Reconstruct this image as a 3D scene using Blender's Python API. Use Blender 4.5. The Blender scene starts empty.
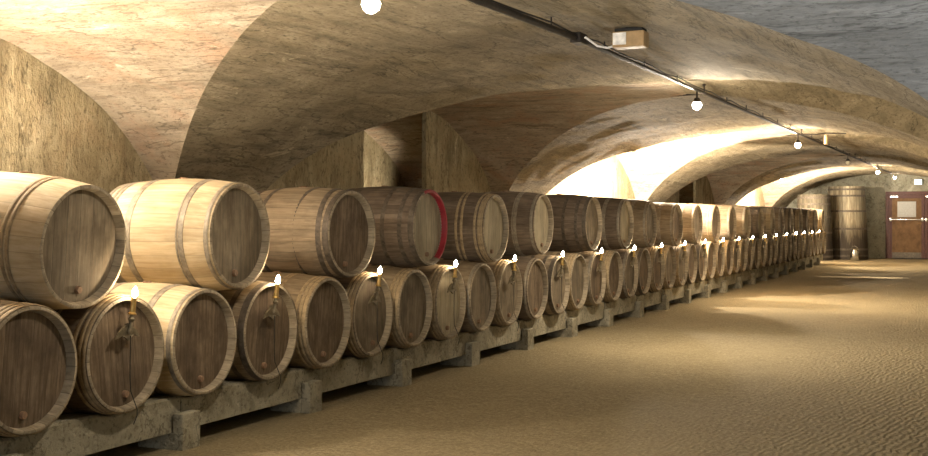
import bpy, bmesh, math, random
from mathutils import Vector, Matrix, noise
random.seed(7)
PI = math.pi
scene = bpy.context.scene
COL = scene.collection

# ------------------------------------------------------------------ room layout (metres)
X0, HW = -3.05, 3.37            # vault axis and half width
ZS, RM, RL = 1.05, 1.675, 1.712  # springing height, rise of main vault, rise of side vaults
T0, BAY, HS = 4.916, 7.335, 3.158
XL, XR = X0 - HW, X0 + HW
YF, YB = -6.3, 40.0
BAYS = [T0 + BAY * n for n in range(-1, 5)]
HEADX = -4.25                    # plane of the barrel heads
STEP = 0.6955
BR = 0.346
ZLOW, ZUP = 0.614, 0.614 + 0.602

# ------------------------------------------------------------------ helpers
def tag(o, label=None, cat=None, group=None, kind=None):
    if label: o['label'] = label
    if cat: o['category'] = cat
    if group: o['group'] = group
    if kind: o['kind'] = kind
    return o

def empty(name, loc, label, cat, group=None, rz=0.0):
    o = bpy.data.objects.new(name, None)
    o.empty_display_size = 0.1
    o.location = loc
    o.rotation_euler = (0, 0, rz)
    COL.objects.link(o)
    return tag(o, label, cat, group)

def mesh_of(bm, name, mats, smooth=None):
    me = bpy.data.meshes.new(name)
    bmesh.ops.recalc_face_normals(bm, faces=bm.faces[:])
    bm.to_mesh(me); bm.free()
    for m in (mats if isinstance(mats, (list, tuple)) else [mats]):
        me.materials.append(m)
    if smooth is not None:
        for p in me.polygons: p.use_smooth = True
        me.set_sharp_from_angle(angle=math.radians(smooth))
    return me

def link(name, me, parent=None, loc=(0, 0, 0), rot=(0, 0, 0)):
    o = bpy.data.objects.new(name, me)
    o.location = loc; o.rotation_euler = rot
    COL.objects.link(o)
    if parent: o.parent = parent
    return o

def obj(name, bm, mats, parent=None, smooth=None, loc=(0, 0, 0), rot=(0, 0, 0)):
    return link(name, mesh_of(bm, name, mats, smooth), parent, loc, rot)

def box(bm, x0, x1, y0, y1, z0, z1, bev=0.0, seg=2):
    r = bmesh.ops.create_cube(bm, size=1.0)
    vs = r['verts']
    bmesh.ops.scale(bm, vec=(x1 - x0, y1 - y0, z1 - z0), verts=vs)
    bmesh.ops.translate(bm, vec=((x0 + x1) / 2, (y0 + y1) / 2, (z0 + z1) / 2), verts=vs)
    if bev > 0:
        es = list({e for v in vs for e in v.link_edges})
        bmesh.ops.bevel(bm, geom=es, offset=bev, segments=seg, affect='EDGES', profile=0.5)

def lathe(bm, prof, axis='Z', n=32, close=False, center=(0, 0, 0), a0=0.0, a1=2 * PI):
    """prof: list of (radius, height along axis)."""
    cx, cy, cz = center
    full = abs(a1 - a0 - 2 * PI) < 1e-6
    m = n if full else n + 1
    rings = []
    for r, h in prof:
        ring = []
        if r < 1e-6:
            p = {'X': (h, 0, 0), 'Y': (0, h, 0), 'Z': (0, 0, h)}[axis]
            v = bm.verts.new((p[0] + cx, p[1] + cy, p[2] + cz))
            ring = [v] * m
        else:
            for i in range(m):
                a = a0 + (a1 - a0) * i / n
                c, s = math.cos(a) * r, math.sin(a) * r
                p = {'X': (h, c, s), 'Y': (s, h, c), 'Z': (c, s, h)}[axis]
                ring.append(bm.verts.new((p[0] + cx, p[1] + cy, p[2] + cz)))
        rings.append(ring)
    pairs = list(zip(rings[:-1], rings[1:]))
    if close: pairs.append((rings[-1], rings[0]))
    for A, B in pairs:
        for i in range(n):
            j = (i + 1) % m
            q = []
            for v in (A[i], A[j], B[j], B[i]):
                if v not in q: q.append(v)
            if len(q) >= 3:
                try: bm.faces.new(q)
                except ValueError: pass

def tube(bm, pts, r, n=8, cap=True):
    pts = [Vector(p) for p in pts]
    rs = r if isinstance(r, (list, tuple)) else [r] * len(pts)
    rings = []
    up = Vector((0, 0, 1))
    for i, p in enumerate(pts):
        d = (pts[min(i + 1, len(pts) - 1)] - pts[max(i - 1, 0)]).normalized()
        ref = up if abs(d.z) < 0.95 else Vector((1, 0, 0))
        u = d.cross(ref).normalized(); w = u.cross(d)
        rings.append([bm.verts.new(p + (u * math.cos(2 * PI * k / n) + w * math.sin(2 * PI * k / n)) * rs[i]) for k in range(n)])
    for A, B in zip(rings[:-1], rings[1:]):
        for k in range(n):
            bm.faces.new((A[k], A[(k + 1) % n], B[(k + 1) % n], B[k]))
    if cap:
        bm.faces.new(rings[0][::-1]); bm.faces.new(rings[-1])

ORD = ['first', 'second', 'third', 'fourth', 'fifth', 'sixth', 'seventh', 'eighth', 'ninth', 'tenth', 'eleventh', 'twelfth',
       'thirteenth', 'fourteenth', 'fifteenth', 'sixteenth', 'seventeenth', 'eighteenth', 'nineteenth']
def ordinal(i):
    n = i + 1
    if n < 20: return ORD[n - 1]
    tens = {2: ('twenty', 'twentieth'), 3: ('thirty', 'thirtieth'), 4: ('forty', 'fortieth'), 5: ('fifty', 'fiftieth')}[n // 10]
    return tens[1] if n % 10 == 0 else tens[0] + '-' + ORD[n % 10 - 1]

# ------------------------------------------------------------------ materials
class NT:
    def __init__(self, name, rough=0.8, metal=0.0, spec=0.3):
        self.m = bpy.data.materials.new(name); self.m.use_nodes = True
        self.t = self.m.node_tree; self.N = self.t.nodes; self.L = self.t.links
        self.b = self.N['Principled BSDF']
        self.b.inputs['Roughness'].default_value = rough
        self.b.inputs['Metallic'].default_value = metal
        self.b.inputs['Specular IOR Level'].default_value = spec
    def n(self, kind, **kw):
        x = self.N.new(kind)
        for k, v in kw.items(): setattr(x, k, v)
        return x
    def put(self, sock, v):
        if hasattr(v, 'is_linked') or isinstance(v, bpy.types.NodeSocket): self.L.new(v, sock)
        else: sock.default_value = v
    def math(self, op, a, b=0.0, c=0.0):
        x = self.n('ShaderNodeMath', operation=op)
        self.put(x.inputs[0], a); self.put(x.inputs[1], b)
        if len(x.inputs) > 2: self.put(x.inputs[2], c)
        return x.outputs[0]
    def coord(self, which='Object'):
        return self.n('ShaderNodeTexCoord').outputs[which]
    def sep(self, v):
        x = self.n('ShaderNodeSeparateXYZ'); self.L.new(v, x.inputs[0]); return x.outputs
    def comb(self, a, b, c):
        x = self.n('ShaderNodeCombineXYZ')
        for s, v in zip(x.inputs, (a, b, c)): self.put(s, v)
        return x.outputs[0]
    def mapping(self, v, scale=(1, 1, 1), rot=(0, 0, 0), loc=None):
        x = self.n('ShaderNodeMapping'); self.L.new(v, x.inputs['Vector'])
        x.inputs['Scale'].default_value = scale; x.inputs['Rotation'].default_value = rot
        if loc is not None: self.put(x.inputs['Location'], loc)
        return x.outputs[0]
    def noise(self, v, scale, detail=5.0, rough=0.55, dist=0.0):
        x = self.n('ShaderNodeTexNoise'); self.L.new(v, x.inputs['Vector'])
        x.inputs['Scale'].default_value = scale; x.inputs['Detail'].default_value = detail
        x.inputs['Roughness'].default_value = rough; x.inputs['Distortion'].default_value = dist
        return x.outputs['Fac']
    def ramp(self, f, stops):
        x = self.n('ShaderNodeValToRGB'); self.L.new(f, x.inputs[0])
        e = x.color_ramp.elements
        while len(e) < len(stops): e.new(0.5)
        for el, (p, c) in zip(e, stops):
            el.position = p
            el.color = (c, c, c, 1) if isinstance(c, (int, float)) else (*c, 1)
        return x.outputs[0]
    def mix(self, f, a, b, mode='MIX'):
        x = self.n('ShaderNodeMix', data_type='RGBA', blend_type=mode)
        self.put(x.inputs[0], f)
        for s, v in ((x.inputs[6], a), (x.inputs[7], b)):
            self.put(s, (*v, 1) if isinstance(v, tuple) and len(v) == 3 else v)
        return x.outputs[2]
    def base(self, c): self.put(self.b.inputs['Base Color'], (*c, 1) if isinstance(c, tuple) else c)
    def bump(self, h, strength, dist):
        x = self.n('ShaderNodeBump'); x.inputs['Strength'].default_value = strength; x.inputs['Distance'].default_value = dist
        self.L.new(h, x.inputs['Height']); self.L.new(x.outputs[0], self.b.inputs['Normal'])

def plain(name, c, rough=0.6, metal=0.0, var=0.25, scale=20.0):
    t = NT(name, rough, metal)
    f = t.noise(t.coord(), scale)
    d = tuple(v * (1 - var) for v in c); l = tuple(min(1, v * (1 + var)) for v in c)
    t.base(t.ramp(f, [(0.3, d), (0.7, l)]))
    t.bump(f, 0.2, 0.01)
    return t.m

def emit(name, c, s):
    t = NT(name)
    t.base((c[0] * 0.8, c[1] * 0.8, c[2] * 0.8))
    t.b.inputs['Emission Color'].default_value = (*c, 1)
    t.b.inputs['Emission Strength'].default_value = s
    return t.m

def plaster(name, dark, mid, light, stretch=(1, 1, 1), patch=0.25, red=0.0):
    t = NT(name, 0.92, spec=0.12)
    g = t.coord()
    S = lambda k: tuple(v * k for v in stretch)
    big = t.noise(g, 1.3, 5, 0.6, 0.4)
    med = t.noise(t.mapping(g, stretch), 3.4, 10, 0.70, 0.4)
    streak = t.noise(t.mapping(g, tuple(v ** 3.6 for v in stretch)), 2.6, 8, 0.70, 0.15)
    fine = t.noise(t.mapping(g, stretch), 26, 5, 0.7)
    c = t.ramp(med, [(0.27, dark), (0.5, mid), (0.73, light)])
    c = t.mix(t.ramp(streak, [(0.36, 0.75), (0.50, 0.0)]), c, tuple(0.75 * v for v in dark))
    c = t.mix(t.ramp(big, [(0.40, 0.0), (0.66, 0.5)]), c, tuple(0.72 * v for v in mid))
    if red: c = t.mix(t.ramp(t.noise(g, 2.3, 6, 0.65, 0.6), [(0.48, 0.0), (0.64, red)]), c, (mid[0] * 0.95, mid[1] * 0.74, mid[2] * 0.66))
    c = t.mix(t.ramp(fine, [(0.34, 0.7), (0.47, 0.0)]), c, tuple(0.55 * v for v in dark))
    sc = t.noise(t.mapping(g, S(0.9)), 2.2, 9, 0.74, 0.6)
    c = t.mix(t.ramp(sc, [(0.62, 0.0), (0.66, patch * 2)]), c, tuple(min(1, 1.3 * v) for v in light))
    cr = t.noise(t.mapping(g, tuple(v ** 2.6 for v in stretch)), 0.8, 5, 0.62, 0.25)
    c = t.mix(t.ramp(cr, [(0.492, 0.0), (0.5, 0.6), (0.508, 0.0)]), c, tuple(0.3 * v for v in dark))
    t.base(c)
    t.bump(t.math('ADD', t.math('ADD', med, t.math('MULTIPLY', streak, 0.9)), t.math('MULTIPLY', fine, 0.3)), 0.8, 0.04)
    return t.m

M_vault = plaster('vault_render', (0.165, 0.13, 0.076), (0.30, 0.24, 0.148), (0.425, 0.348, 0.225), (1.35, 0.72, 1.35), 0.3)
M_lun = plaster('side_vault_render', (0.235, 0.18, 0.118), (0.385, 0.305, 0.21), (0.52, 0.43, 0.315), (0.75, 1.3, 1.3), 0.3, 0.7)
M_grey = plaster('grey_side_vault', (0.15, 0.15, 0.14), (0.24, 0.24, 0.23), (0.37, 0.37, 0.35), (0.72, 1.35, 1.35), 0.35)
M_wall = plaster('wall_render', (0.20, 0.155, 0.085), (0.37, 0.30, 0.175), (0.52, 0.44, 0.285), (1.15, 1.15, 0.8), 0.35, 0.25)
M_endwall = plaster('end_wall_render', (0.21, 0.19, 0.13), (0.29, 0.27, 0.195), (0.36, 0.34, 0.26), (1, 1, 1))
M_conc = plaster('support_concrete', (0.20, 0.17, 0.11), (0.34, 0.30, 0.21), (0.44, 0.40, 0.30), (1.2, 1.2, 1.2))

def wood_body(name, dark, mid, light, grime=0.5, sm=0.85):
    t = NT(name, 0.78, spec=0.2)
    g = t.coord(); x, y, z = t.sep(g)
    rnd = t.n('ShaderNodeObjectInfo').outputs['Random']
    ang = t.math('MULTIPLY', t.math('ARCTAN2', y, z), 26 / (2 * PI))
    idn = t.math('FLOOR', ang); fr = t.math('FRACT', ang)
    wn = t.n('ShaderNodeTexWhiteNoise', noise_dimensions='2D')
    t.L.new(t.comb(idn, t.math('MULTIPLY', rnd, 37.0), 0.0), wn.inputs['Vector'])
    off = t.comb(t.math('MULTIPLY', rnd, 50.0), t.math('MULTIPLY', wn.outputs[0], 9.0), 0.0)
    gr = t.noise(t.mapping(g, (2.0, 28.0, 28.0), loc=off), 1.6, 7, 0.6, 0.3)
    c = t.ramp(gr, [(0.3, dark), (0.52, mid), (0.75, light)])
    tone = t.ramp(wn.outputs[0], [(0.0, 1.0 - 0.28 * sm), (1.0, 1.06)])
    c = t.mix(1.0, c, tone, 'MULTIPLY')
    st = t.noise(t.mapping(g, (2.5, 2.5, 2.5), loc=off), 1.8, 5, 0.6)
    c = t.mix(t.ramp(st, [(0.45, 0.0), (0.72, grime)]), c, tuple(0.45 * v for v in dark))
    seam = t.ramp(fr, [(0.0, sm), (0.035, 0.0), (0.965, 0.0), (1.0, sm)])
    c = t.mix(seam, c, tuple(0.35 * v for v in dark))
    t.base(c)
    h = t.math('SUBTRACT', t.math('MULTIPLY', gr, 0.4), seam)
    t.bump(h, 0.5, 0.004)
    return t.m

def wood_head(name, dark, mid, light, grime=0.5):
    t = NT(name, 0.8, spec=0.2)
    g = t.coord(); x, y, z = t.sep(g)
    rnd = t.n('ShaderNodeObjectInfo').outputs['Random']
    pl = t.math('ADD', t.math('MULTIPLY', y, 11.0), t.math('MULTIPLY', rnd, 3.0))
    idn = t.math('FLOOR', pl); fr = t.math('FRACT', pl)
    wn = t.n('ShaderNodeTexWhiteNoise', noise_dimensions='2D')
    t.L.new(t.comb(idn, t.math('MULTIPLY', rnd, 37.0), 0.0), wn.inputs['Vector'])
    off = t.comb(t.math('MULTIPLY', rnd, 50.0), t.math('MULTIPLY', wn.outputs[0], 9.0), 0.0)
    gr = t.noise(t.mapping(g, (4.0, 34.0, 3.0), loc=off), 1.5, 7, 0.6, 0.4)
    c = t.ramp(gr, [(0.3, dark), (0.52, mid), (0.75, light)])
    c = t.mix(1.0, c, t.ramp(wn.outputs[0], [(0.0, 0.8), (1.0, 1.12)]), 'MULTIPLY')
    st = t.noise(t.mapping(g, (3.0, 3.6, 2.6), loc=t.comb(t.math('MULTIPLY', rnd, 50.0), 0.0, 0.0)), 1.7, 6, 0.65)
    c = t.mix(t.ramp(st, [(0.38, 0.0), (0.66, min(1, grime * 1.25))]), c, tuple(0.55 * v for v in dark))
    seam = t.ramp(fr, [(0.0, 0.65), (0.03, 0.0), (0.97, 0.0), (1.0, 0.65)])
    c = t.mix(seam, c, tuple(0.3 * v for v in dark))
    t.base(c)
    t.bump(t.math('SUBTRACT', t.math('MULTIPLY', gr, 0.5), seam), 0.5, 0.004)
    return t.m

B_PALE = wood_body('fresh_oak', (0.44, 0.33, 0.19), (0.56, 0.45, 0.28), (0.65, 0.54, 0.37), 0.30, 0.45)
B_MID = wood_body('weathered_oak', (0.16, 0.118, 0.074), (0.265, 0.203, 0.13), (0.35, 0.28, 0.187), 0.45, 0.6)
B_DARK = wood_body('dark_oak', (0.10, 0.073, 0.05), (0.16, 0.12, 0.083), (0.22, 0.172, 0.122), 0.5, 0.6)
B_CHIME = wood_body('chime_oak', (0.22, 0.175, 0.115), (0.34, 0.275, 0.185), (0.44, 0.365, 0.26), 0.45)
H_GREY = wood_head('grey_oak_head', (0.13, 0.10, 0.065), (0.21, 0.165, 0.11), (0.29, 0.235, 0.16), 0.55)
H_BROWN = wood_head('brown_oak_head', (0.10, 0.068, 0.042), (0.18, 0.13, 0.082), (0.26, 0.195, 0.13), 0.6)
H_PALE = wood_head('bleached_oak_head', (0.27, 0.22, 0.14), (0.38, 0.32, 0.21), (0.47, 0.40, 0.28), 0.35)
M_hoopw = plain('bark_hoop', (0.30, 0.225, 0.13), 0.8, 0, 0.35, 30)
M_hoopd = plain('iron_hoop', (0.10, 0.08, 0.058), 0.62, 0.35, 0.4, 30)
M_hoopt = plain('galvanised_hoop', (0.27, 0.23, 0.17), 0.6, 0.3, 0.35, 30)
M_red = plain('red_paint', (0.27, 0.02, 0.028), 0.45, 0, 0.2, 15)
M_bung = plain('cork_plug', (0.24, 0.145, 0.085), 0.8, 0, 0.3, 60)
M_brass = plain('brass', (0.60, 0.40, 0.14), 0.38, 0.9, 0.25, 40)
M_bronze = plain('dull_bronze', (0.22, 0.18, 0.115), 0.5, 0.6, 0.3, 40)
M_black = plain('black_cord', (0.02, 0.018, 0.015), 0.6)
M_pipe = plain('dark_iron_pipe', (0.035, 0.028, 0.022), 0.55, 0.4, 0.3)
M_white = plain('white_enamel', (0.75, 0.72, 0.66), 0.4)
M_steel = plain('bright_steel', (0.72, 0.72, 0.70), 0.25, 1.0, 0.12)
M_cand = emit('candle_bulb_glow', (1.0, 0.84, 0.62), 60.0)
M_bulb = emit('halogen_glow', (1.0, 0.90, 0.80), 90.0)
M_off = plain('unlit_bulb', (0.75, 0.68, 0.5), 0.3)
M_sign = emit('lit_sign_panel', (0.82, 1.0, 0.95), 1.6)
M_doorw = wood_head('door_veneer', (0.10, 0.055, 0.025), (0.16, 0.092, 0.043), (0.20, 0.12, 0.06), 0.2)
M_frame = plain('door_frame_paint', (0.085, 0.035, 0.026), 0.5, 0, 0.2)
M_kick = plain('kick_plate', (0.12, 0.10, 0.075), 0.45, 0.6)
M_pane = plain('frosted_pane', (0.36, 0.35, 0.31), 0.35, 0, 0.12, 40)
M_box = plain('flood_case', (0.36, 0.235, 0.11), 0.5, 0, 0.2)

def sand():
    t = NT('sand_floor', 0.95, spec=0.1)
    g = t.coord(); x, y, z = t.sep(g)
    f = t.noise(g, 38, 6, 0.85); m = t.noise(g, 9, 6, 0.65); b = t.noise(t.mapping(g, (1.0, 0.6, 1)), 0.9, 4, 0.55)
    c = t.ramp(f, [(0.3, (0.10, 0.076, 0.04)), (0.5, (0.27, 0.212, 0.118)), (0.7, (0.46, 0.375, 0.23))])
    c = t.mix(t.ramp(m, [(0.4, 0.0), (0.75, 0.5)]), c, (0.19, 0.142, 0.073))
    c = t.mix(t.ramp(b, [(0.4, 0.0), (0.7, 0.45)]), c, (0.33, 0.26, 0.145))
    t.base(c)
    # rake ripples, strongest on the walked side of the cellar
    w = t.n('ShaderNodeTexWave', wave_type='BANDS', bands_direction='X', wave_profile='SIN')
    t.L.new(t.mapping(g, (1, 1, 1), (0, 0, math.radians(10))), w.inputs['Vector'])
    w.inputs['Scale'].default_value = 6.4; w.inputs['Distortion'].default_value = 6.5
    w.inputs['Detail'].default_value = 3.0; w.inputs['Detail Scale'].default_value = 1.6
    mask = t.n('ShaderNodeMapRange'); t.L.new(t.math('ADD', x, t.math('MULTIPLY', b, 1.2)), mask.inputs[0])
    mask.inputs[1].default_value = -2.0; mask.inputs[2].default_value = 0.2
    mask.inputs[3].default_value = 0.08; mask.inputs[4].default_value = 1.0
    h = t.math('ADD', t.math('MULTIPLY', t.math('MULTIPLY', w.outputs['Fac'], mask.outputs[0]), 0.29),
               t.math('ADD', t.math('MULTIPLY', f, 0.30), t.math('MULTIPLY', m, 0.5)))
    t.bump(h, 1.0, 0.07)
    return t.m
M_sand = sand()

# ------------------------------------------------------------------ room shell
def ell_m(x):
    q = min(1.0, abs(x - X0) / HW); return ZS + RM * math.sqrt(max(0.0, 1 - q * q))
def ell_l(q): return ZS + RL * math.sqrt(max(0.0, 1 - q * q))
def rough(p, amp=0.034):
    a = noise.noise(Vector((p[0] * 0.9, p[1] * 0.9, p[2] * 0.9))) * amp
    b = noise.noise(Vector((p[0] * 3.1 + 7, p[1] * 3.1, p[2] * 3.1))) * amp * 0.35
    return (p[0] + a * 0.5, p[1] + b * 0.6, p[2] + a + b)

def grid(bm, rows, mat):
    vr = [[bm.verts.new(rough(p)) for p in r] for r in rows]
    for A, B in zip(vr[:-1], vr[1:]):
        for i in range(len(A) - 1):
            f = bm.faces.new((A[i], A[i + 1], B[i + 1], B[i])); f.material_index = mat

DEEP = {1: -7.75, 3: -7.75}     # bays (by index after the first) whose wall opens into a recess
ceil_bm = bmesh.new()
NQ = 44
def gx(q):                       # where a side vault meets the main vault
    z = ell_l(q); w = (z - ZS) / RM
    return 0.0 if w >= 1 else HW * math.sqrt(1 - w * w)
for bi, tc in enumerate(BAYS):
    for sx in (-1, 1):
        rows = []
        for k in range(-NQ, NQ + 1):
            q = math.sin(PI / 2 * k / NQ)
            xe = X0 + sx * gx(abs(q))
            xw = XL if sx < 0 else XR
            if sx < 0 and bi - 1 in DEEP: xw = DEEP[bi - 1]
            if sx > 0: xw = XR + 0.02
            rows.append([(xw + (xe - xw) * j / 24, tc + HS * q, ell_l(abs(q))) for j in range(25)])
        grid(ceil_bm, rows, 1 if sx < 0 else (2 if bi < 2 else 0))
# bands of the main vault between the side vaults
def edge_t(x, tc, s):
    w = min(1.0, (ell_m(x) - ZS) / RL)
    return tc + s * HS * math.sqrt(1 - w * w)
edges = [(None, BAYS[0])] + list(zip(BAYS[:-1], BAYS[1:])) + [(BAYS[-1], None)]
for a, b in edges:
    rows = []
    for k in range(-60, 61):
        x = X0 + HW * math.sin(PI / 2 * k / 60)
        ta = YF if a is None else edge_t(x, a, 1)
        tb = YB if b is None else edge_t(x, b, -1)
        rows.append([(x, ta + (tb - ta) * j / 28, ell_m(x)) for j in range(29)])
    grid(ceil_bm, rows, 0)
bmesh.ops.remove_doubles(ceil_bm, verts=ceil_bm.verts[:], dist=0.002)
ceiling = obj('ceiling', ceil_bm, [M_vault, M_lun, M_grey], smooth=28)
tag(ceiling, kind='structure')

def top_l(t):
    z = ZS
    for tc in BAYS:
        q = abs(t - tc) / HS
        if q < 1: z = max(z, ell_l(q))
    return z
def wall_strip(bm, x, t0, t1, thick):
    n = max(2, int((t1 - t0) / 0.12))
    cols = []
    for i in range(n + 1):
        t = t0 + (t1 - t0) * i / n
        cols.append((t, top_l(t) + 0.07))
    for xx in (x, x + thick):
        vs = [(bm.verts.new((xx, t, 0)), bm.verts.new((xx, t, z))) for t, z in cols]
        for A, B in zip(vs[:-1], vs[1:]): bm.faces.new((A[0], B[0], B[1], A[1]))
        if xx == x: first = vs
    for i in (0, -1):
        A, B = first[i], vs[i]
        bm.faces.new((A[0], A[1], B[1], B[0]))
    for k in (0, 1):
        for i in range(n): bm.faces.new((first[i][k], first[i + 1][k], vs[i + 1][k], vs[i][k]))

wl = bmesh.new()
cuts = []
for bi in DEEP:
    tc = BAYS[bi + 1]; cuts.append((tc - 1.05, tc + 0.85))
cuts.sort(); prev = YF
for a, b in cuts:
    wall_strip(wl, XL, prev, a, -0.06); prev = b
wall_strip(wl, XL, prev, YB, -0.06)
for bi, xd in DEEP.items():
    tc = BAYS[bi + 1]
    wall_strip(wl, xd + 0.02, tc - HS, tc + HS, -0.1)
    for s in (-1, 1):
        y = tc + s * HS
        box(wl, xd, XL - 0.1, min(y, y + s * 0.1), max(y, y + s * 0.1), 0, ZS + 0.05)
    # slim masonry jamb standing in the opening
    box(wl, XL - 0.30, XL - 0.02, tc - 1.05, tc - 0.72, 0, 2.62)
tag(obj('wall_left', wl, M_wall), kind='structure')
wr = bmesh.new(); wall_strip(wr, XR, YF, YB, 0.25)
tag(obj('wall_right', wr, M_endwall), kind='structure')
def end_wall(y, thick, name, mat):
    bm = bmesh.new()
    pts = [(XL - 0.2, 0), (XL - 0.2, ZS)] + [(X0 + HW * math.sin(PI / 2 * k / 30), ell_m(X0 + HW * math.sin(PI / 2 * k / 30)) + 0.04) for k in range(-30, 31)] + [(XR + 0.2, ZS), (XR + 0.2, 0)]
    A = [bm.verts.new((x, y, z)) for x, z in pts]; B = [bm.verts.new((x, y + thick, z)) for x, z in pts]
    bm.faces.new(A); bm.faces.new(B[::-1])
    for i in range(len(pts)):
        j = (i + 1) % len(pts); bm.faces.new((A[i], A[j], B[j], B[i]))
    tag(obj(name, bm, mat), kind='structure')
end_wall(YB, 0.25, 'wall_back', M_endwall)
end_wall(YF, -0.25, 'wall_front', M_endwall)

fl = bmesh.new()
xs = [-8.0 + 8.6 * i / 60 for i in range(61)]; ys = [YF - 0.2 + (YB - YF + 0.4) * i / 220 for i in range(221)]
def fz(x, y):
    w = min(1, max(0, (x + 4.1) / 0.6))
    return w * 0.035 * (noise.noise(Vector((x * 0.45, y * 0.33, 3.0))) + 0.4 * noise.noise(Vector((x * 1.3, y * 0.9, 9.0)))) - 0.012 * w
V = [[fl.verts.new((x, y, fz(x, y))) for x in xs] for y in ys]
for A, B in zip(V[:-1], V[1:]):
    for i in range(60): fl.faces.new((A[i], A[i + 1], B[i + 1], B[i]))
tag(obj('floor', fl, M_sand, smooth=60), kind='structure')

# ------------------------------------------------------------------ barrels
LEN = 0.88
RC = 0.312                       # radius at the chime
def brad(x):                     # x: 0 at the front face .. -LEN
    u = (x + LEN / 2) / (LEN / 2)
    return BR - (BR - RC) * abs(u) ** 1.9
def body_bm():
    bm = bmesh.new()
    xs = [-LEN * i / 22 for i in range(23)]
    xs = [-0.004] + xs[1:-1] + [-LEN + 0.004]
    out = [(brad(x), x) for x in xs]
    prof = [(RC - 0.029, -0.052), (RC - 0.021, -0.012), (RC - 0.017, 0.0), (RC - 0.006, 0.0)] + out + \
           [(RC - 0.006, -LEN), (RC - 0.017, -LEN), (RC - 0.021, -LEN + 0.012), (RC - 0.029, -LEN + 0.052)]
    lathe(bm, prof, 'X', 72)
    for f in bm.faces:
        c = f.calc_center_median()
        if math.hypot(c.y, c.z) < RC - 0.001 or c.x > -0.016 or c.x < -LEN + 0.016: f.material_index = 1
    return bm
def hoop_bm(xc, w, th, round_=False):
    bm = bmesh.new()
    if round_:
        prof = []
        for k in range(8):
            a = 2 * PI * k / 8
            x = xc + math.cos(a) * w / 2
            prof.append((brad(xc) + th * 0.35 + math.sin(a) * th * 0.65, x))
        lathe(bm, [(r, x - xc) for r, x in prof], 'X', 64, close=True)
    else:
        x0, x1 = xc - w / 2, xc + w / 2
        pr = [(brad(x0) - 0.002, x0), (brad(x0) + th, x0), (brad(xc) + th * 1.15, xc), (brad(x1) + th, x1), (brad(x1) - 0.002, x1)]
        lathe(bm, [(r, x - xc) for r, x in pr], 'X', 64, close=True)
    return bm
def head_bm():
    bm = bmesh.new()
    R = RC - 0.026
    lathe(bm, [(0, -0.046), (R * 0.5, -0.046), (R * 0.9, -0.046), (R, -0.049), (R, -0.066), (0, -0.066)], 'X', 64)
    return bm
def rear_head_bm():
    bm = bmesh.new()
    R = RC - 0.026
    lathe(bm, [(0, -LEN + 0.046), (R * 0.9, -LEN + 0.046), (R, -LEN + 0.049), (R, -LEN + 0.066), (0, -LEN + 0.066)], 'X', 48)
    return bm
def plug_bm():
    bm = bmesh.new(); lathe(bm, [(0, -0.026), (0.017, -0.026), (0.0195, -0.03), (0.021, -0.047)], 'X', 20); return bm
def bung_bm():
    bm = bmesh.new(); lathe(bm, [(0.028, BR - 0.004), (0.026, BR + 0.008), (0.0, BR + 0.009)], 'Z', 18); return bm
ME_body = mesh_of(body_bm(), 'body', [B_MID, B_CHIME], 40)
ME_head = mesh_of(head_bm(), 'head', H_BROWN, 40)
ME_rhead = mesh_of(rear_head_bm(), 'rear_head', H_BROWN, 40)
ME_plug = mesh_of(plug_bm(), 'drain_plug', M_bung, 40)
ME_bung = mesh_of(bung_bm(), 'bung', M_bung, 40)
# hoop sets: (centre, width, thickness, round)
SET_WOOD = [(-0.022, 0.03, 0.007, True), (-0.052, 0.026, 0.007, True), (-0.085, 0.026, 0.006, True), (-0.255, 0.026, 0.005, True), (-0.285, 0.026, 0.004, True),
            (-0.595, 0.026, 0.004, True), (-0.625, 0.026, 0.005, True), (-0.80, 0.026, 0.006, True), (-0.845, 0.03, 0.007, True)]
SET_IRON = [(-0.026, 0.044, 0.0035, False), (-0.125, 0.036, 0.003, False), (-0.275, 0.036, 0.002, False),
            (-0.605, 0.036, 0.002, False), (-0.755, 0.036, 0.003, False), (-0.854, 0.044, 0.0035, False)]
SET_BARE = [(-0.195, 0.026, 0.005, True), (-0.228, 0.026, 0.004, True), (-0.57, 0.028, 0.003, True), (-0.60, 0.030, 0.004, True), (-0.845, 0.044, 0.004, False)]
SET_LIGHT = [(-0.03, 0.034, 0.005, True), (-0.205, 0.034, 0.0025, False), (-0.232, 0.016, 0.0035, True), (-0.60, 0.05, 0.0025, False), (-0.76, 0.03, 0.005, True), (-0.80, 0.03, 0.005, True), (-0.85, 0.034, 0.005, True)]
SETS = {}
for nm, st, mt in (('wood', SET_WOOD, M_hoopw), ('iron', SET_IRON, M_hoopd), ('bare', SET_BARE, M_hoopw), ('light', SET_LIGHT, M_hoopt)):
    SETS[nm] = [(hx, mesh_of(hoop_bm(hx, w, th, rd), 'hoop', mt, 40)) for hx, w, th, rd in st]

def paint(o, m):
    o.material_slots[0].link = 'OBJECT'; o.material_slots[0].material = m

def barrel(y, z, x, body, head, hoops, label, group, roll=0.0, scale=1.0, tilts=None, hoopmat=None, yaw=0.0):
    r = empty('wine_barrel', (x, y, z), label, 'barrel', group, math.radians(yaw))
    r.scale = (1.0, scale, scale)
    b = link('body', ME_body, r, rot=(roll, 0, 0)); paint(b, body)
    h = link('head', ME_head, r, rot=(random.uniform(-0.12, 0.12), 0, 0)); paint(h, head)
    h2 = link('head', ME_rhead, r); paint(h2, head)
    link('drain_plug', ME_plug, h, loc=(0, random.uniform(-0.03, 0.03), -0.222))
    link('bung', ME_bung, b, loc=(-LEN / 2, 0, 0), rot=(-roll, 0, 0))
    for i, (hx, me) in enumerate(SETS[hoops]):
        tl = (tilts or {}).get(i, random.uniform(-0.012, 0.012))
        o = link('hoop', me, r, loc=(hx, 0, 0), rot=(0, 0 , tl))
        if hoopmat: paint(o, hoopmat)
    return r

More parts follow.
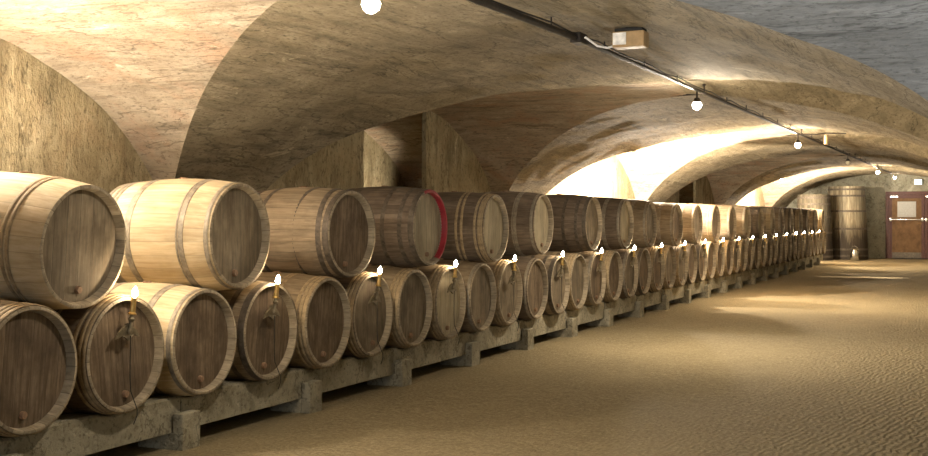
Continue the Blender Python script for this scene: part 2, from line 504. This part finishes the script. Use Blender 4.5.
T_LOW0 = 5.012
low_desc = {-1: ('weathered brown barrel cut by the left picture edge in the lower row', B_MID, H_BROWN, 'wood'),
            0: ('dark-headed barrel with the nearest brass candle lamp, lower row', B_DARK, H_BROWN, 'wood'),
            1: ('pale-topped barrel beside the nearest candle lamp barrel, lower row', B_PALE, H_BROWN, 'light')}
NLOW = 43
for i in range(-1, NLOW):
    y = T_LOW0 + STEP * i
    if i in low_desc: lab, bd, hd, hs = low_desc[i]
    else:
        bd = random.choice([B_MID, B_MID, B_DARK]); hd = random.choice([H_BROWN, H_BROWN, H_GREY]); hs = random.choice(['wood', 'wood', 'iron', 'light'])
        if i in (6, 7): hd = H_PALE if i == 6 else H_GREY
        lab = ('candle lamp barrel, %s from the near end of the lower row' if i % 2 == 0 and i < 42 else 'oak wine barrel, %s from the near end of the lower row') % ordinal(i + 1)
    barrel(y, ZLOW, HEADX + random.uniform(-0.012, 0.012), bd, hd, hs, lab, 'barrels in the lower row',
           random.uniform(-0.6, 0.6), random.uniform(0.99, 1.0))
up_desc = {0: ('pale oak barrel with grey head and double hoop, nearest of the upper row', B_PALE, H_GREY, 'bare'),
           1: ('pale cream oak barrel in the upper row beside the nearest one', B_PALE, H_GREY, 'light'),
           2: ('brown oak barrel with slipped slanting hoop, third in the upper row', B_MID, H_BROWN, 'iron'),
           3: ('dark barrel with a red painted rim in the upper row', B_DARK, H_PALE, 'iron'),
           4: ('dark barrel with pale head next after the red-rimmed one, upper row', B_DARK, H_PALE, 'wood'),
           5: ('dark barrel with tan head two after the red-rimmed one, upper row', B_DARK, H_PALE, 'light'),
           6: ('dark barrel in front of the bright side vault, seventh in the upper row', B_DARK, H_GREY, 'iron')}
NUP = 22
for k in range(NUP):
    y = T_LOW0 - STEP / 2 + 2 * STEP * k
    if k in up_desc: lab, bd, hd, hs = up_desc[k]
    else:
        bd = random.choice([B_MID, B_DARK, B_MID]); hd = random.choice([H_BROWN, H_GREY, H_PALE]); hs = random.choice(['iron', 'light', 'wood'])
        if k in (8, 9, 10): bd = B_MID
        lab = 'oak wine barrel %s from the near end of the upper row' % ordinal(k)
    tl = {2: {1: 0.13, 2: -0.10}, 4: {3: 0.12, 4: 0.05}}.get(k)
    dy = {0: 0.035, 3: -0.11, 4: -0.06, 5: -0.13, 6: 0.12, 7: 0.09, 8: -0.06}.get(k, random.uniform(-0.03, 0.03))
    sc = {0: 1.03, 1: 1.045}.get(k, 1.0)
    yw = {0: 1.0, 1: 0.5, 2: -4.0, 3: -1.0}.get(k, random.uniform(-1, 1))
    near = STEP / 2 - abs(dy - 0.44 * math.sin(math.radians(yw)))
    up = math.sqrt((BR + BR * sc + 0.004) ** 2 - near * near)
    r = barrel(y + dy, ZLOW + up + 0.004, HEADX + random.uniform(-0.02, 0.015), bd, hd, hs, lab, 'barrels in the upper row',
               random.uniform(-0.6, 0.6), sc, tl, yaw=yw)
    if k == 0:
        r.rotation_euler.y = 0.075; r.location.z -= 0.042
    if k == 3:
        bm = bmesh.new()
        rc = RC
        lathe(bm, [(rc - 0.0275, -0.045), (rc - 0.0225, -0.012), (rc - 0.0185, 0.003), (rc - 0.004, 0.004), (rc + 0.0045, -0.004), (rc + 0.006, -0.05)], 'X', 40, a0=math.radians(-62), a1=math.radians(112))
        tag(obj('painted_rim', bm, M_red, r, 40), 'red painted rim')

# ------------------------------------------------------------------ candle lamps hooked on every second lower head
def leaf_bm():
    bm = bmesh.new()
    # winged clip spread against the head
    pts = [(0, 0.030), (0.022, 0.018), (0.055, -0.004), (0.078, -0.034), (0.060, -0.030), (0.040, -0.022), (0.020, -0.030), (0, -0.046)]
    prof = pts + [(-a, b) for a, b in pts[-2:0:-1]]
    A = [bm.verts.new((0.004 + 0.010 * (1 - abs(a) / 0.08), a, b)) for a, b in prof]
    B = [bm.verts.new((-0.002, a, b)) for a, b in prof]
    bm.faces.new(A); bm.faces.new(B[::-1])
    for i in range(len(prof)):
        j = (i + 1) % len(prof); bm.faces.new((A[i], A[j], B[j], B[i]))
    return bm
def stem_bm():
    bm = bmesh.new()
    lathe(bm, [(0.0, -0.02), (0.012, -0.018), (0.017, 0.0), (0.011, 0.014), (0.010, 0.045), (0.017, 0.052), (0.019, 0.06), (0.012, 0.07), (0.011, 0.088), (0.0, 0.09)], 'Z', 18)
    return bm
def sleeve_bm():
    bm = bmesh.new()
    lathe(bm, [(0.0, 0.084), (0.022, 0.084), (0.024, 0.09), (0.016, 0.097), (0.0145, 0.17), (0.017, 0.176), (0.0, 0.178)], 'Z', 18)
    return bm
def bulb_bm():
    bm = bmesh.new()
    lathe(bm, [(0.0, 0.176), (0.007, 0.178), (0.0135, 0.190), (0.0125, 0.203), (0.006, 0.220), (0.0, 0.230)], 'Z', 14)
    return bm
def cord_bm():
    bm = bmesh.new()
    tube(bm, [(0.004, 0.0, -0.03), (0.0, 0.003, -0.12), (0.002, -0.002, -0.24), (0.004, 0.002, -0.33), (0.05, 0.0, -0.425), (0.055, -0.008, -0.455), (0.05, -0.03, -0.50)], 0.0028, 6)
    return bm
ME_leaf, ME_stem, ME_sleeve = mesh_of(leaf_bm(), 'clip', M_bronze), mesh_of(stem_bm(), 'stem', M_bronze, 40), mesh_of(sleeve_bm(), 'candle_sleeve', M_brass, 40)
ME_cb, ME_cord = mesh_of(bulb_bm(), 'bulb', M_cand, 50), mesh_of(cord_bm(), 'cord', M_black, 50)
def lamp_light(name, loc, energy, color, radius, kind='POINT', aim=None, cone=150, blend=0.5):
    l = bpy.data.lights.new(name, kind); l.energy = energy; l.color = color; l.shadow_soft_size = radius
    if kind == 'SPOT': l.spot_size = math.radians(cone); l.spot_blend = blend
    o = bpy.data.objects.new(name, l); o.location = loc; COL.objects.link(o)
    if aim is not None: o.rotation_euler = (Vector(aim) - Vector(loc)).to_track_quat('-Z', 'Y').to_euler()
    return o
WARM = (1.0, 0.80, 0.52)
for i in range(0, 42, 2):
    y = T_LOW0 + STEP * i
    r = empty('candle_lamp', (HEADX + 0.022, y - 0.018, ZLOW + 0.135), ('brass candle lamp on the nearest candle-bearing barrel at the left' if i == 0 else
              'lit brass candle lamp clipped to the %s lower-row barrel from the near end' % ordinal(i + 1)), 'lamp', 'candle lamps along the lower barrels')
    link('clip', ME_leaf, r, loc=(-0.02, 0, 0.0)).scale = (1.1, 1.25, 1.25)
    lean = random.uniform(0.0, 0.16)
    s = link('stem', ME_stem, r, rot=(-lean, 0.06, 0))
    link('candle_sleeve', ME_sleeve, s); link('bulb', ME_cb, s, loc=(0, 0, -0.025)).scale = (1.25, 1.25, 1.15)
    link('cord', ME_cord, r)
    lamp_light('candle_light', (HEADX + 0.035, y - 0.018 + 0.2 * math.sin(lean), ZLOW + 0.135 + 0.235), 2.2, (1.0, 0.78, 0.5), 0.012)

# ------------------------------------------------------------------ concrete support
XB0, XB1 = -4.355, -4.52
t_post0 = 5.59
posts = [t_post0 + 2 * STEP * m for m in range(-2, 23)]
def beam_bm(y0, y1, x0, x1, zb, zt):
    bm = bmesh.new()
    ys = []; n = int((y1 - y0) / 0.03)
    R = 0.338
    prof = []
    for i in range(n + 1):
        y = y0 + (y1 - y0) * i / n
        k = round((y - T_LOW0) / STEP); dy = y - (T_LOW0 + STEP * k)
        z = zt
        if abs(dy) < R: z = min(zt, ZLOW - math.sqrt(R * R - dy * dy) + 0.002)
        prof.append((y, z))
    rows = []
    for y, z in prof:
        jb = 0.008 * noise.noise(Vector((y * 2.1, 1.0, 4.0)))
        rows.append([bm.verts.new((x0 + jb, y, zb + 0.5 * jb)), bm.verts.new((x0 + jb, y, z - 0.012)), bm.verts.new((x0 - 0.012 + jb, y, z)), bm.verts.new((x1, y, z)), bm.verts.new((x1, y, zb))])
    for A, B in zip(rows[:-1], rows[1:]):
        for j in range(5): bm.faces.new((A[j], A[(j + 1) % 5], B[(j + 1) % 5], B[j]))
    bm.faces.new(rows[0]); bm.faces.new(rows[-1][::-1])
    return bm
yend = T_LOW0 + STEP * (NLOW - 1) + 0.45
joins = [posts[0] - 0.2] + [posts[i] for i in range(2, len(posts), 2) if posts[i] < yend - 0.6] + [yend]
for i, (a, b) in enumerate(zip(joins[:-1], joins[1:])):
    tag(obj('concrete_beam', beam_bm(a + 0.004, b - 0.004, XB0, XB1, 0.10, 0.302), M_conc),
        'long concrete beam under the front of the barrels, %s section from the near end' % ordinal(i), 'beam', 'concrete beam sections')
rb = bmesh.new(); box(rb, -5.02, -4.86, joins[0], yend, 0.0, 0.268)
tag(obj('concrete_sleeper', rb, M_conc), 'low concrete sleeper lying in the dark under the backs of the barrels', 'beam')
c = 0
for m, y in enumerate(posts):
    if y > yend: continue
    bm = bmesh.new()
    w = 0.17 + random.uniform(-0.01, 0.015)
    box(bm, -4.60, -4.275, y - w / 2, y + w / 2, -0.02, 0.099, 0.008)
    box(bm, XB0 + 0.009, -4.275, y - w / 2, y + w / 2, 0.06, 0.212, 0.008)
    for v in bm.verts:
        v.co += Vector((noise.noise(v.co * 5.3 + Vector((m, 0, 0))), noise.noise(v.co * 6.1 + Vector((0, m, 0))), 0)) * 0.008
    tag(obj('concrete_block', bm, M_conc), 'squat concrete block holding up the beam, %s from the near end' % ordinal(c), 'block', 'concrete blocks under the beam')
    c += 1

# ------------------------------------------------------------------ pipe, hangers, lamps on the crown of the vault
PX, PZ = -2.71, 2.645
p = empty('ceiling_conduit', (PX, 2.0, PZ), 'dark iron conduit running along the crown of the vault', 'pipe')
bm = bmesh.new(); tube(bm, [(-0.20, 0.0, 0), (0, 6.02, 0), (0, 7.0, 0), (0, 35.6, 0)], [0.025, 0.024, 0.017, 0.015], 10); obj('pipe', bm, M_pipe, p, 40)
bm = bmesh.new(); tube(bm, [(-0.20 * max(0, 1 - y / 6.02), y, 0.034 + (0.012 * math.sin(y * 5))) for y in [i * 0.5 for i in range(72)]], 0.006, 6); obj('cable', bm, M_black, p, 40)
yh = 0.9
while yh < 35.4:
    bm = bmesh.new()
    hx = -0.20 * max(0, 1 - yh / 6.02); tube(bm, [(hx, yh, 0.0), (hx, yh, 0.095)], 0.006, 8); lathe(bm, [(0.028, -0.012), (0.028, 0.012)], 'Y', 14, center=(hx, yh, 0))
    lathe(bm, [(0.0, 0.078), (0.02, 0.078), (0.02, 0.09)], 'Z', 12, center=(hx, yh, 0))
    obj('hanger', bm, M_pipe, p, 40); yh += 1.15
bm = bmesh.new(); box(bm, -0.04, 0.04, 5.95, 6.12, -0.035, 0.04, 0.006); obj('junction_box', bm, M_pipe, p)

LAMPS = [(5.10, 2.42, 1), (11.77, 2.49, 1), (18.6, 2.465, 1), (25.6, 2.49, 0), (32.8, 2.53, 1), (38.9, 2.57, 1)]
names = ['nearest ceiling lamp, at the top picture edge', 'ceiling lamp second from the near end, over the lit vault', 'ceiling lamp third from the near end along the conduit',
         'unlit lamp hanging from the conduit between the lit ones', 'ceiling lamp before the far wall, left of the last one', 'last ceiling lamp beside the end wall doors']
for (y, z, on), nm in zip(LAMPS, names):
    r = empty('ceiling_lamp', (PX - 0.20 * max(0, 1 - (y - 2) / 6.02), y, z), nm, 'lamp', 'lamps along the conduit')
    bm = bmesh.new(); tube(bm, [(0, 0, 0.05), (0, 0, PZ - z - 0.012)], 0.009, 10); obj('stem', bm, M_pipe, r, 40)
    bm = bmesh.new(); lathe(bm, [(0.0, 0.075), (0.025, 0.073), (0.034, 0.05), (0.05, 0.028), (0.047, 0.026), (0.028, 0.045), (0.0, 0.05)], 'Z', 24); obj('lamp_holder', bm, M_pipe, r, 40)
    bm = bmesh.new(); lathe(bm, [(0.0, 0.048), (0.02, 0.045), (0.038, 0.026), (0.048, 0.0), (0.038, -0.028), (0.018, -0.044), (0.0, -0.048)], 'Z', 20); obj('bulb', bm, M_bulb if on else M_off, r, 60)

# box flood light on the ceiling, with its bent cable
r = empty('flood_light', (-2.30, 7.95, 2.61), 'tan box floodlight fixed to the vault beside the conduit', 'lamp'); r.scale = (0.88, 0.9, 0.85)
bm = bmesh.new(); box(bm, -0.13, 0.13, -0.075, 0.075, -0.075, 0.055, 0.008); obj('case', bm, M_box, r)
bm = bmesh.new(); box(bm, -0.115, 0.115, -0.065, 0.065, 0.055, 0.085, 0.006); obj('mounting_plate', bm, M_black, r)
bm = bmesh.new(); box(bm, -0.123, -0.015, -0.082, -0.070, -0.055, 0.045, 0.003); tag(obj('glass_front', bm, M_white, r), 'white glass panel of the floodlight')
bm = bmesh.new(); tube(bm, [(-0.13, 0, -0.05), (-0.19, -0.01, -0.065), (-0.26, -0.05, -0.05), (-0.36, -0.06, 0.03)], 0.010, 8); tag(obj('cable', bm, M_white, r, 50), 'white bent cable')

# side arm with unlit tubular spot
r = empty('spot_arm', (-2.35, 19.1, 2.66), 'thin black side arm holding an unlit pale tubular spot lamp', 'lamp')
bm = bmesh.new(); tube(bm, [(-0.36, -0.3, -0.015), (-0.12, -0.1, -0.012), (0.0, 0, 0.012), (0.30, 0.02, 0.0)], 0.010, 8); obj('arm', bm, M_pipe, r, 40)
bm = bmesh.new(); lathe(bm, [(0.0, -0.02), (0.030, -0.02), (0.032, -0.16), (0.026, -0.165), (0.0, -0.15)], 'Z', 18); obj('spot_tube', bm, M_box, r, 40)

# ------------------------------------------------------------------ end wall: doors, sign, vats, milk can
YD = YB
DX0, DX1 = -3.06, -0.72
d = empty('double_door', (0, YD, 0), 'double wooden door with push bars in the end wall', 'door')
d.name = 'door_1'; d['kind'] = 'structure'
bm = bmesh.new()
box(bm, DX0, DX0 + 0.10, -0.07, 0.02, 0, 2.14, 0.006); box(bm, DX1 - 0.10, DX1, -0.07, 0.02, 0, 2.14, 0.006)
box(bm, DX0, DX1, -0.071, 0.02, 2.04, 2.15, 0.006); obj('door_frame', bm, M_frame, d)
mid = (DX0 + DX1) / 2
for s, (a, b) in enumerate(((DX0 + 0.105, mid - 0.004), (mid + 0.004, DX1 - 0.105))):
    bm = bmesh.new(); box(bm, a, b, -0.05, -0.005, 0.01, 2.035, 0.004); lf = obj('door_leaf', bm, M_doorw, d)
    st = bmesh.new()
    for (p0, p1, q0, q1) in ((a, a + 0.09, 0.01, 2.035), (b - 0.09, b, 0.01, 2.035), (a + 0.09, b - 0.09, 1.93, 2.035)):
        box(st, p0, p1, -0.062, -0.04, q0, q1, 0.003)
    obj('edge_rail', st, M_frame, lf)
    bm = bmesh.new(); box(bm, a + 0.09, b - 0.09, -0.058, -0.04, 0.01, 0.20, 0.002); obj('kick_plate', bm, M_kick, lf)
    pw = bmesh.new(); box(pw, a + 0.25, b - 0.25, -0.062, -0.045, 1.33, 1.83, 0.003); obj('window_pane', pw, M_pane, lf)
    pb = bmesh.new(); tube(pb, [(a + 0.03, -0.10, 1.25), (b - 0.03, -0.10, 1.25)], 0.022, 12)
    for q in (a + 0.05, b - 0.05): box(pb, q - 0.035, q + 0.035, -0.115, -0.045, 1.19, 1.31, 0.005)
    obj('push_bar', pb, M_steel, lf, 40)
    cl = bmesh.new(); box(cl, a + 0.03, a + 0.28, -0.11, -0.055, 1.955, 2.015, 0.006); obj('door_closer', cl, M_steel, lf)
r = empty('exit_sign', (-2.08, YB - 0.03, 2.45), 'small lit white sign box above the double doors', 'sign')
bm = bmesh.new(); box(bm, -0.115, 0.115, -0.05, 0.03, -0.085, 0.085, 0.006); obj('case', bm, M_white, r)
bm = bmesh.new(); box(bm, -0.105, 0.105, -0.056, -0.049, -0.075, 0.075, 0.002); tag(obj('lit_panel', bm, M_sign, r), 'glowing white panel')

V_BODY = wood_body('vat_oak', (0.12, 0.09, 0.055), (0.24, 0.19, 0.12), (0.36, 0.29, 0.19), 0.75)
def vat_mat(name, k):
    t = NT(name, 0.8, spec=0.2)
    g = t.coord(); x, y, z = t.sep(g)
    ang = t.math('MULTIPLY', t.math('ARCTAN2', y, x), 34 / (2 * PI)); fr = t.math('FRACT', ang)
    wn = t.n('ShaderNodeTexWhiteNoise', noise_dimensions='1D'); t.L.new(t.math('FLOOR', ang), wn.inputs['W'])
    gr = t.noise(t.mapping(g, (18, 18, 1.5)), 1.5, 6, 0.6)
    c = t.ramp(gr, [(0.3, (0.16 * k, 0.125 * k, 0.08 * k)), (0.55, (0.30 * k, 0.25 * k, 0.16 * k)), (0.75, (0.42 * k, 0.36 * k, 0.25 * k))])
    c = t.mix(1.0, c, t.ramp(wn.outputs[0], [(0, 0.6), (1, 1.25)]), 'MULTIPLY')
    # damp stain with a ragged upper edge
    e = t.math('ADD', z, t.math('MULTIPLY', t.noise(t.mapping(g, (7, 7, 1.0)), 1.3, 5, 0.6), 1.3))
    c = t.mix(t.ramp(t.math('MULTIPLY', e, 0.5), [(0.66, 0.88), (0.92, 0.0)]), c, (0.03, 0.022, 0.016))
    c = t.mix(t.ramp(fr, [(0, 0.8), (0.05, 0), (0.95, 0), (1, 0.8)]), c, (0.03, 0.02, 0.015))
    t.base(c); t.bump(gr, 0.4, 0.006); return t.m
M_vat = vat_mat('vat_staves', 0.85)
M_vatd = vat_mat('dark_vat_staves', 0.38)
def vat(x, y, r0, r1, h, label, mat):
    e = empty('oak_vat', (x, y, 0), label, 'vat', 'upright vats by the end wall')
    rr = lambda z: r0 + (r1 - r0) * z / h
    bm = bmesh.new(); lathe(bm, [(r0 - 0.05, 0.0), (r0, 0.0), (rr(h * .5) + 0.01, h * .5), (r1, h), (r1 - 0.05, h), (r1 - 0.055, h - 0.06)], 'Z', 56); obj('staves', bm, mat, e, 40)
    bm = bmesh.new(); lathe(bm, [(0, h - 0.055), (r1 - 0.045, h - 0.055), (r1 - 0.045, h - 0.09)], 'Z', 48); obj('lid', bm, H_GREY, e, 40)
    for z in (0.12, 0.32, h * 0.42, h * 0.66, h - 0.30, h - 0.10):
        bm = bmesh.new(); lathe(bm, [(rr(z - .03) + 0.002, -0.03), (rr(z - .03) + 0.013, -0.03), (rr(z + .03) + 0.013, 0.03), (rr(z + .03) + 0.002, 0.03)], 'Z', 48, close=True)
        obj('hoop', bm, M_hoopd, e, 40, loc=(0, 0, z))
    return e
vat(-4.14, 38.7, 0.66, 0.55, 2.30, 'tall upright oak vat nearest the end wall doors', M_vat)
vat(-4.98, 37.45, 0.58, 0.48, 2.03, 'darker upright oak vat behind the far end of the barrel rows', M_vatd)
e = empty('milk_can', (-3.80, 37.75, 0), 'shiny metal can standing on the floor before the tall vat', 'can')
bm = bmesh.new(); lathe(bm, [(0, 0), (0.125, 0), (0.13, 0.01), (0.13, 0.22), (0.122, 0.26), (0.08, 0.31), (0.078, 0.34), (0.092, 0.36), (0.085, 0.362), (0.0, 0.355)], 'Z', 32); obj('can_body', bm, M_steel, e, 40)
bm = bmesh.new()
tube(bm, [(-0.13, 0, 0.22)] + [(-0.13 * math.cos(a), -0.02, 0.24 + 0.20 * math.sin(a)) for a in [PI * k / 10 for k in range(1, 10)]] + [(0.13, 0, 0.22)], 0.005, 6); obj('handle', bm, M_steel, e, 40)

# ------------------------------------------------------------------ light
HAL = (1.0, 0.88, 0.70)
def pos(i, dz=-0.10): return (PX - (0.097 if i == 0 else 0), LAMPS[i][0], LAMPS[i][1] + dz)
for i, e_all in ((0, 55), (1, 65), (2, 110), (4, 55), (5, 10)):
    lamp_light('lamp_glow', pos(i, -0.03), e_all, HAL, 0.05)
for i, en in ((0, 65), (1, 230), (2, 160), (4, 80)):
    lamp_light('lamp_downlight', pos(i, -0.08), en, HAL, 0.06, 'SPOT', (PX + 0.9, LAMPS[i][0] + 0.3, 0), 165, 1.0)
# lamps hung in the side vaults over the barrels, in bays one, three and five
UPL = (1.0, 0.88, 0.72)
for bi, dy, z, en, nm in ((1, -0.25, 2.46, 100, 'lamp hung over the nearest pale barrels, beyond the left picture edge'),
                          (3, -0.9, 2.38, 600, 'glowing lamp in the dazzling side vault behind the middle of the barrel row'),
                          (5, -0.6, 2.42, 480, 'glowing lamp in the farthest bright side vault behind the barrels')):
    y = BAYS[bi] + dy
    r = empty('side_vault_lamp', (-5.35, y, z), nm, 'lamp', 'lamps in the side vaults')
    bm = bmesh.new(); tube(bm, [(0, 0, 0.05), (0, 0, ell_l(abs(dy) / HS) - z)], 0.009, 10); obj('stem', bm, M_pipe, r, 40)
    bm = bmesh.new(); lathe(bm, [(0.0, 0.075), (0.025, 0.073), (0.034, 0.05), (0.05, 0.028), (0.047, 0.026), (0.028, 0.045), (0.0, 0.05)], 'Z', 24); obj('lamp_holder', bm, M_pipe, r, 40)
    bm = bmesh.new(); lathe(bm, [(0.0, 0.048), (0.02, 0.045), (0.038, 0.026), (0.048, 0.0), (0.038, -0.028), (0.018, -0.044), (0.0, -0.048)], 'Z', 20); obj('bulb', bm, M_bulb, r, 60)
    lamp_light('side_vault_light', (-5.35, y, z - 0.11), en, UPL, 0.05)
# added spots, unseen behind the barrels, brightening the left side vaults
for y, x, z, en, aim, cone in ((BAYS[1] - 0.2, -5.8, 0.9, 330, (-5.6, BAYS[1] + 0.4, 2.7), 118),
                               (BAYS[3] - 0.2, -5.7, 0.9, 1500, (-5.4, BAYS[3] + 0.5, 2.6), 140),
                               (BAYS[5] - 0.2, -5.7, 0.9, 800, (-5.4, BAYS[5] + 0.5, 2.6), 140)):
    lamp_light('bay_fill_spot', (x, y, z), en, UPL, 0.08, 'SPOT', aim, cone, 0.5)
lamp_light('vault_fill_spot', pos(1, -0.04), 150, HAL, 0.06, 'SPOT', (-0.4, 8.6, 2.2), 80, 0.8)  # extra spot added at the second lamp to brighten the right-hand vault band
# added upward fill for the right side vaults, from unseen spots
lamp_light('bay_fill_spot', (0.15, 4.2, 0.5), 200, (0.92, 0.96, 1.0), 0.10, 'SPOT', (-0.3, 6.2, 2.6), 120, 0.8)
lamp_light('recess_fill_spot', (-6.62, BAYS[2] + 1.2, 0.9), 90, HAL, 0.08, 'SPOT', (-7.75, BAYS[2] + 1.5, 1.7), 62, 0.6)  # fill added to brighten the back walls of both recesses
lamp_light('recess_fill_spot', (-6.62, BAYS[4] + 1.2, 0.9), 90, HAL, 0.08, 'SPOT', (-7.75, BAYS[4] + 1.5, 1.7), 62, 0.6)
for y, en in ((BAYS[2] + 0.5, 60), (BAYS[3], 90), (BAYS[5], 500)):  # more added fill, aimed up from out of view
    lamp_light('bay_fill_spot', (0.1, y, 0.6), en, HAL, 0.08, 'SPOT', (-0.3, y + 0.4, 2.6), 120, 0.8)
lamp_light('floor_streak_spot', (0.2, 27.6, 0.95), 900, HAL, 0.03, 'SPOT', (-2.3, 27.6, 0.0), 15, 0.6)  # added spot with no lamp built, lays a bright streak on the floor
def area(loc, aim, en, col, sx, sy):
    l = bpy.data.lights.new('front_cool_fill', 'AREA'); l.shape = 'RECTANGLE'; l.size = sx; l.size_y = sy; l.energy = en; l.color = col
    o = bpy.data.objects.new('front_cool_fill', l); o.location = loc; COL.objects.link(o)
    o.rotation_euler = (Vector(aim) - Vector(loc)).to_track_quat('-Z', 'Y').to_euler()
area((-1.2, YF + 0.3, 1.3), (-1.5, 8, 1.4), 70, (0.85, 0.92, 1.0), 2.4, 1.8)  # cool fill added inside the front wall; no entrance is built

w = bpy.data.worlds.new('cellar_air'); scene.world = w; w.use_nodes = True
w.node_tree.nodes['Background'].inputs[0].default_value = (0.02, 0.016, 0.012, 1)

# ------------------------------------------------------------------ camera
cam = bpy.data.cameras.new('camera'); co = bpy.data.objects.new('camera', cam); COL.objects.link(co)
cam.sensor_fit = 'HORIZONTAL'; cam.sensor_width = 36.0; cam.lens = 36.0 * 1166 / 928
cam.shift_y = -12 / 928
co.location = (0, 0, 1.365)
co.rotation_euler = (PI / 2, 0, math.asin(526 / 1280))
cam.clip_start = 0.05; cam.clip_end = 200
scene.camera = co
vs = scene.view_settings
vs.view_transform = 'Standard'; vs.look = 'None'; vs.gamma = 1.0; vs.use_curve_mapping = False
vs.exposure = 1.1
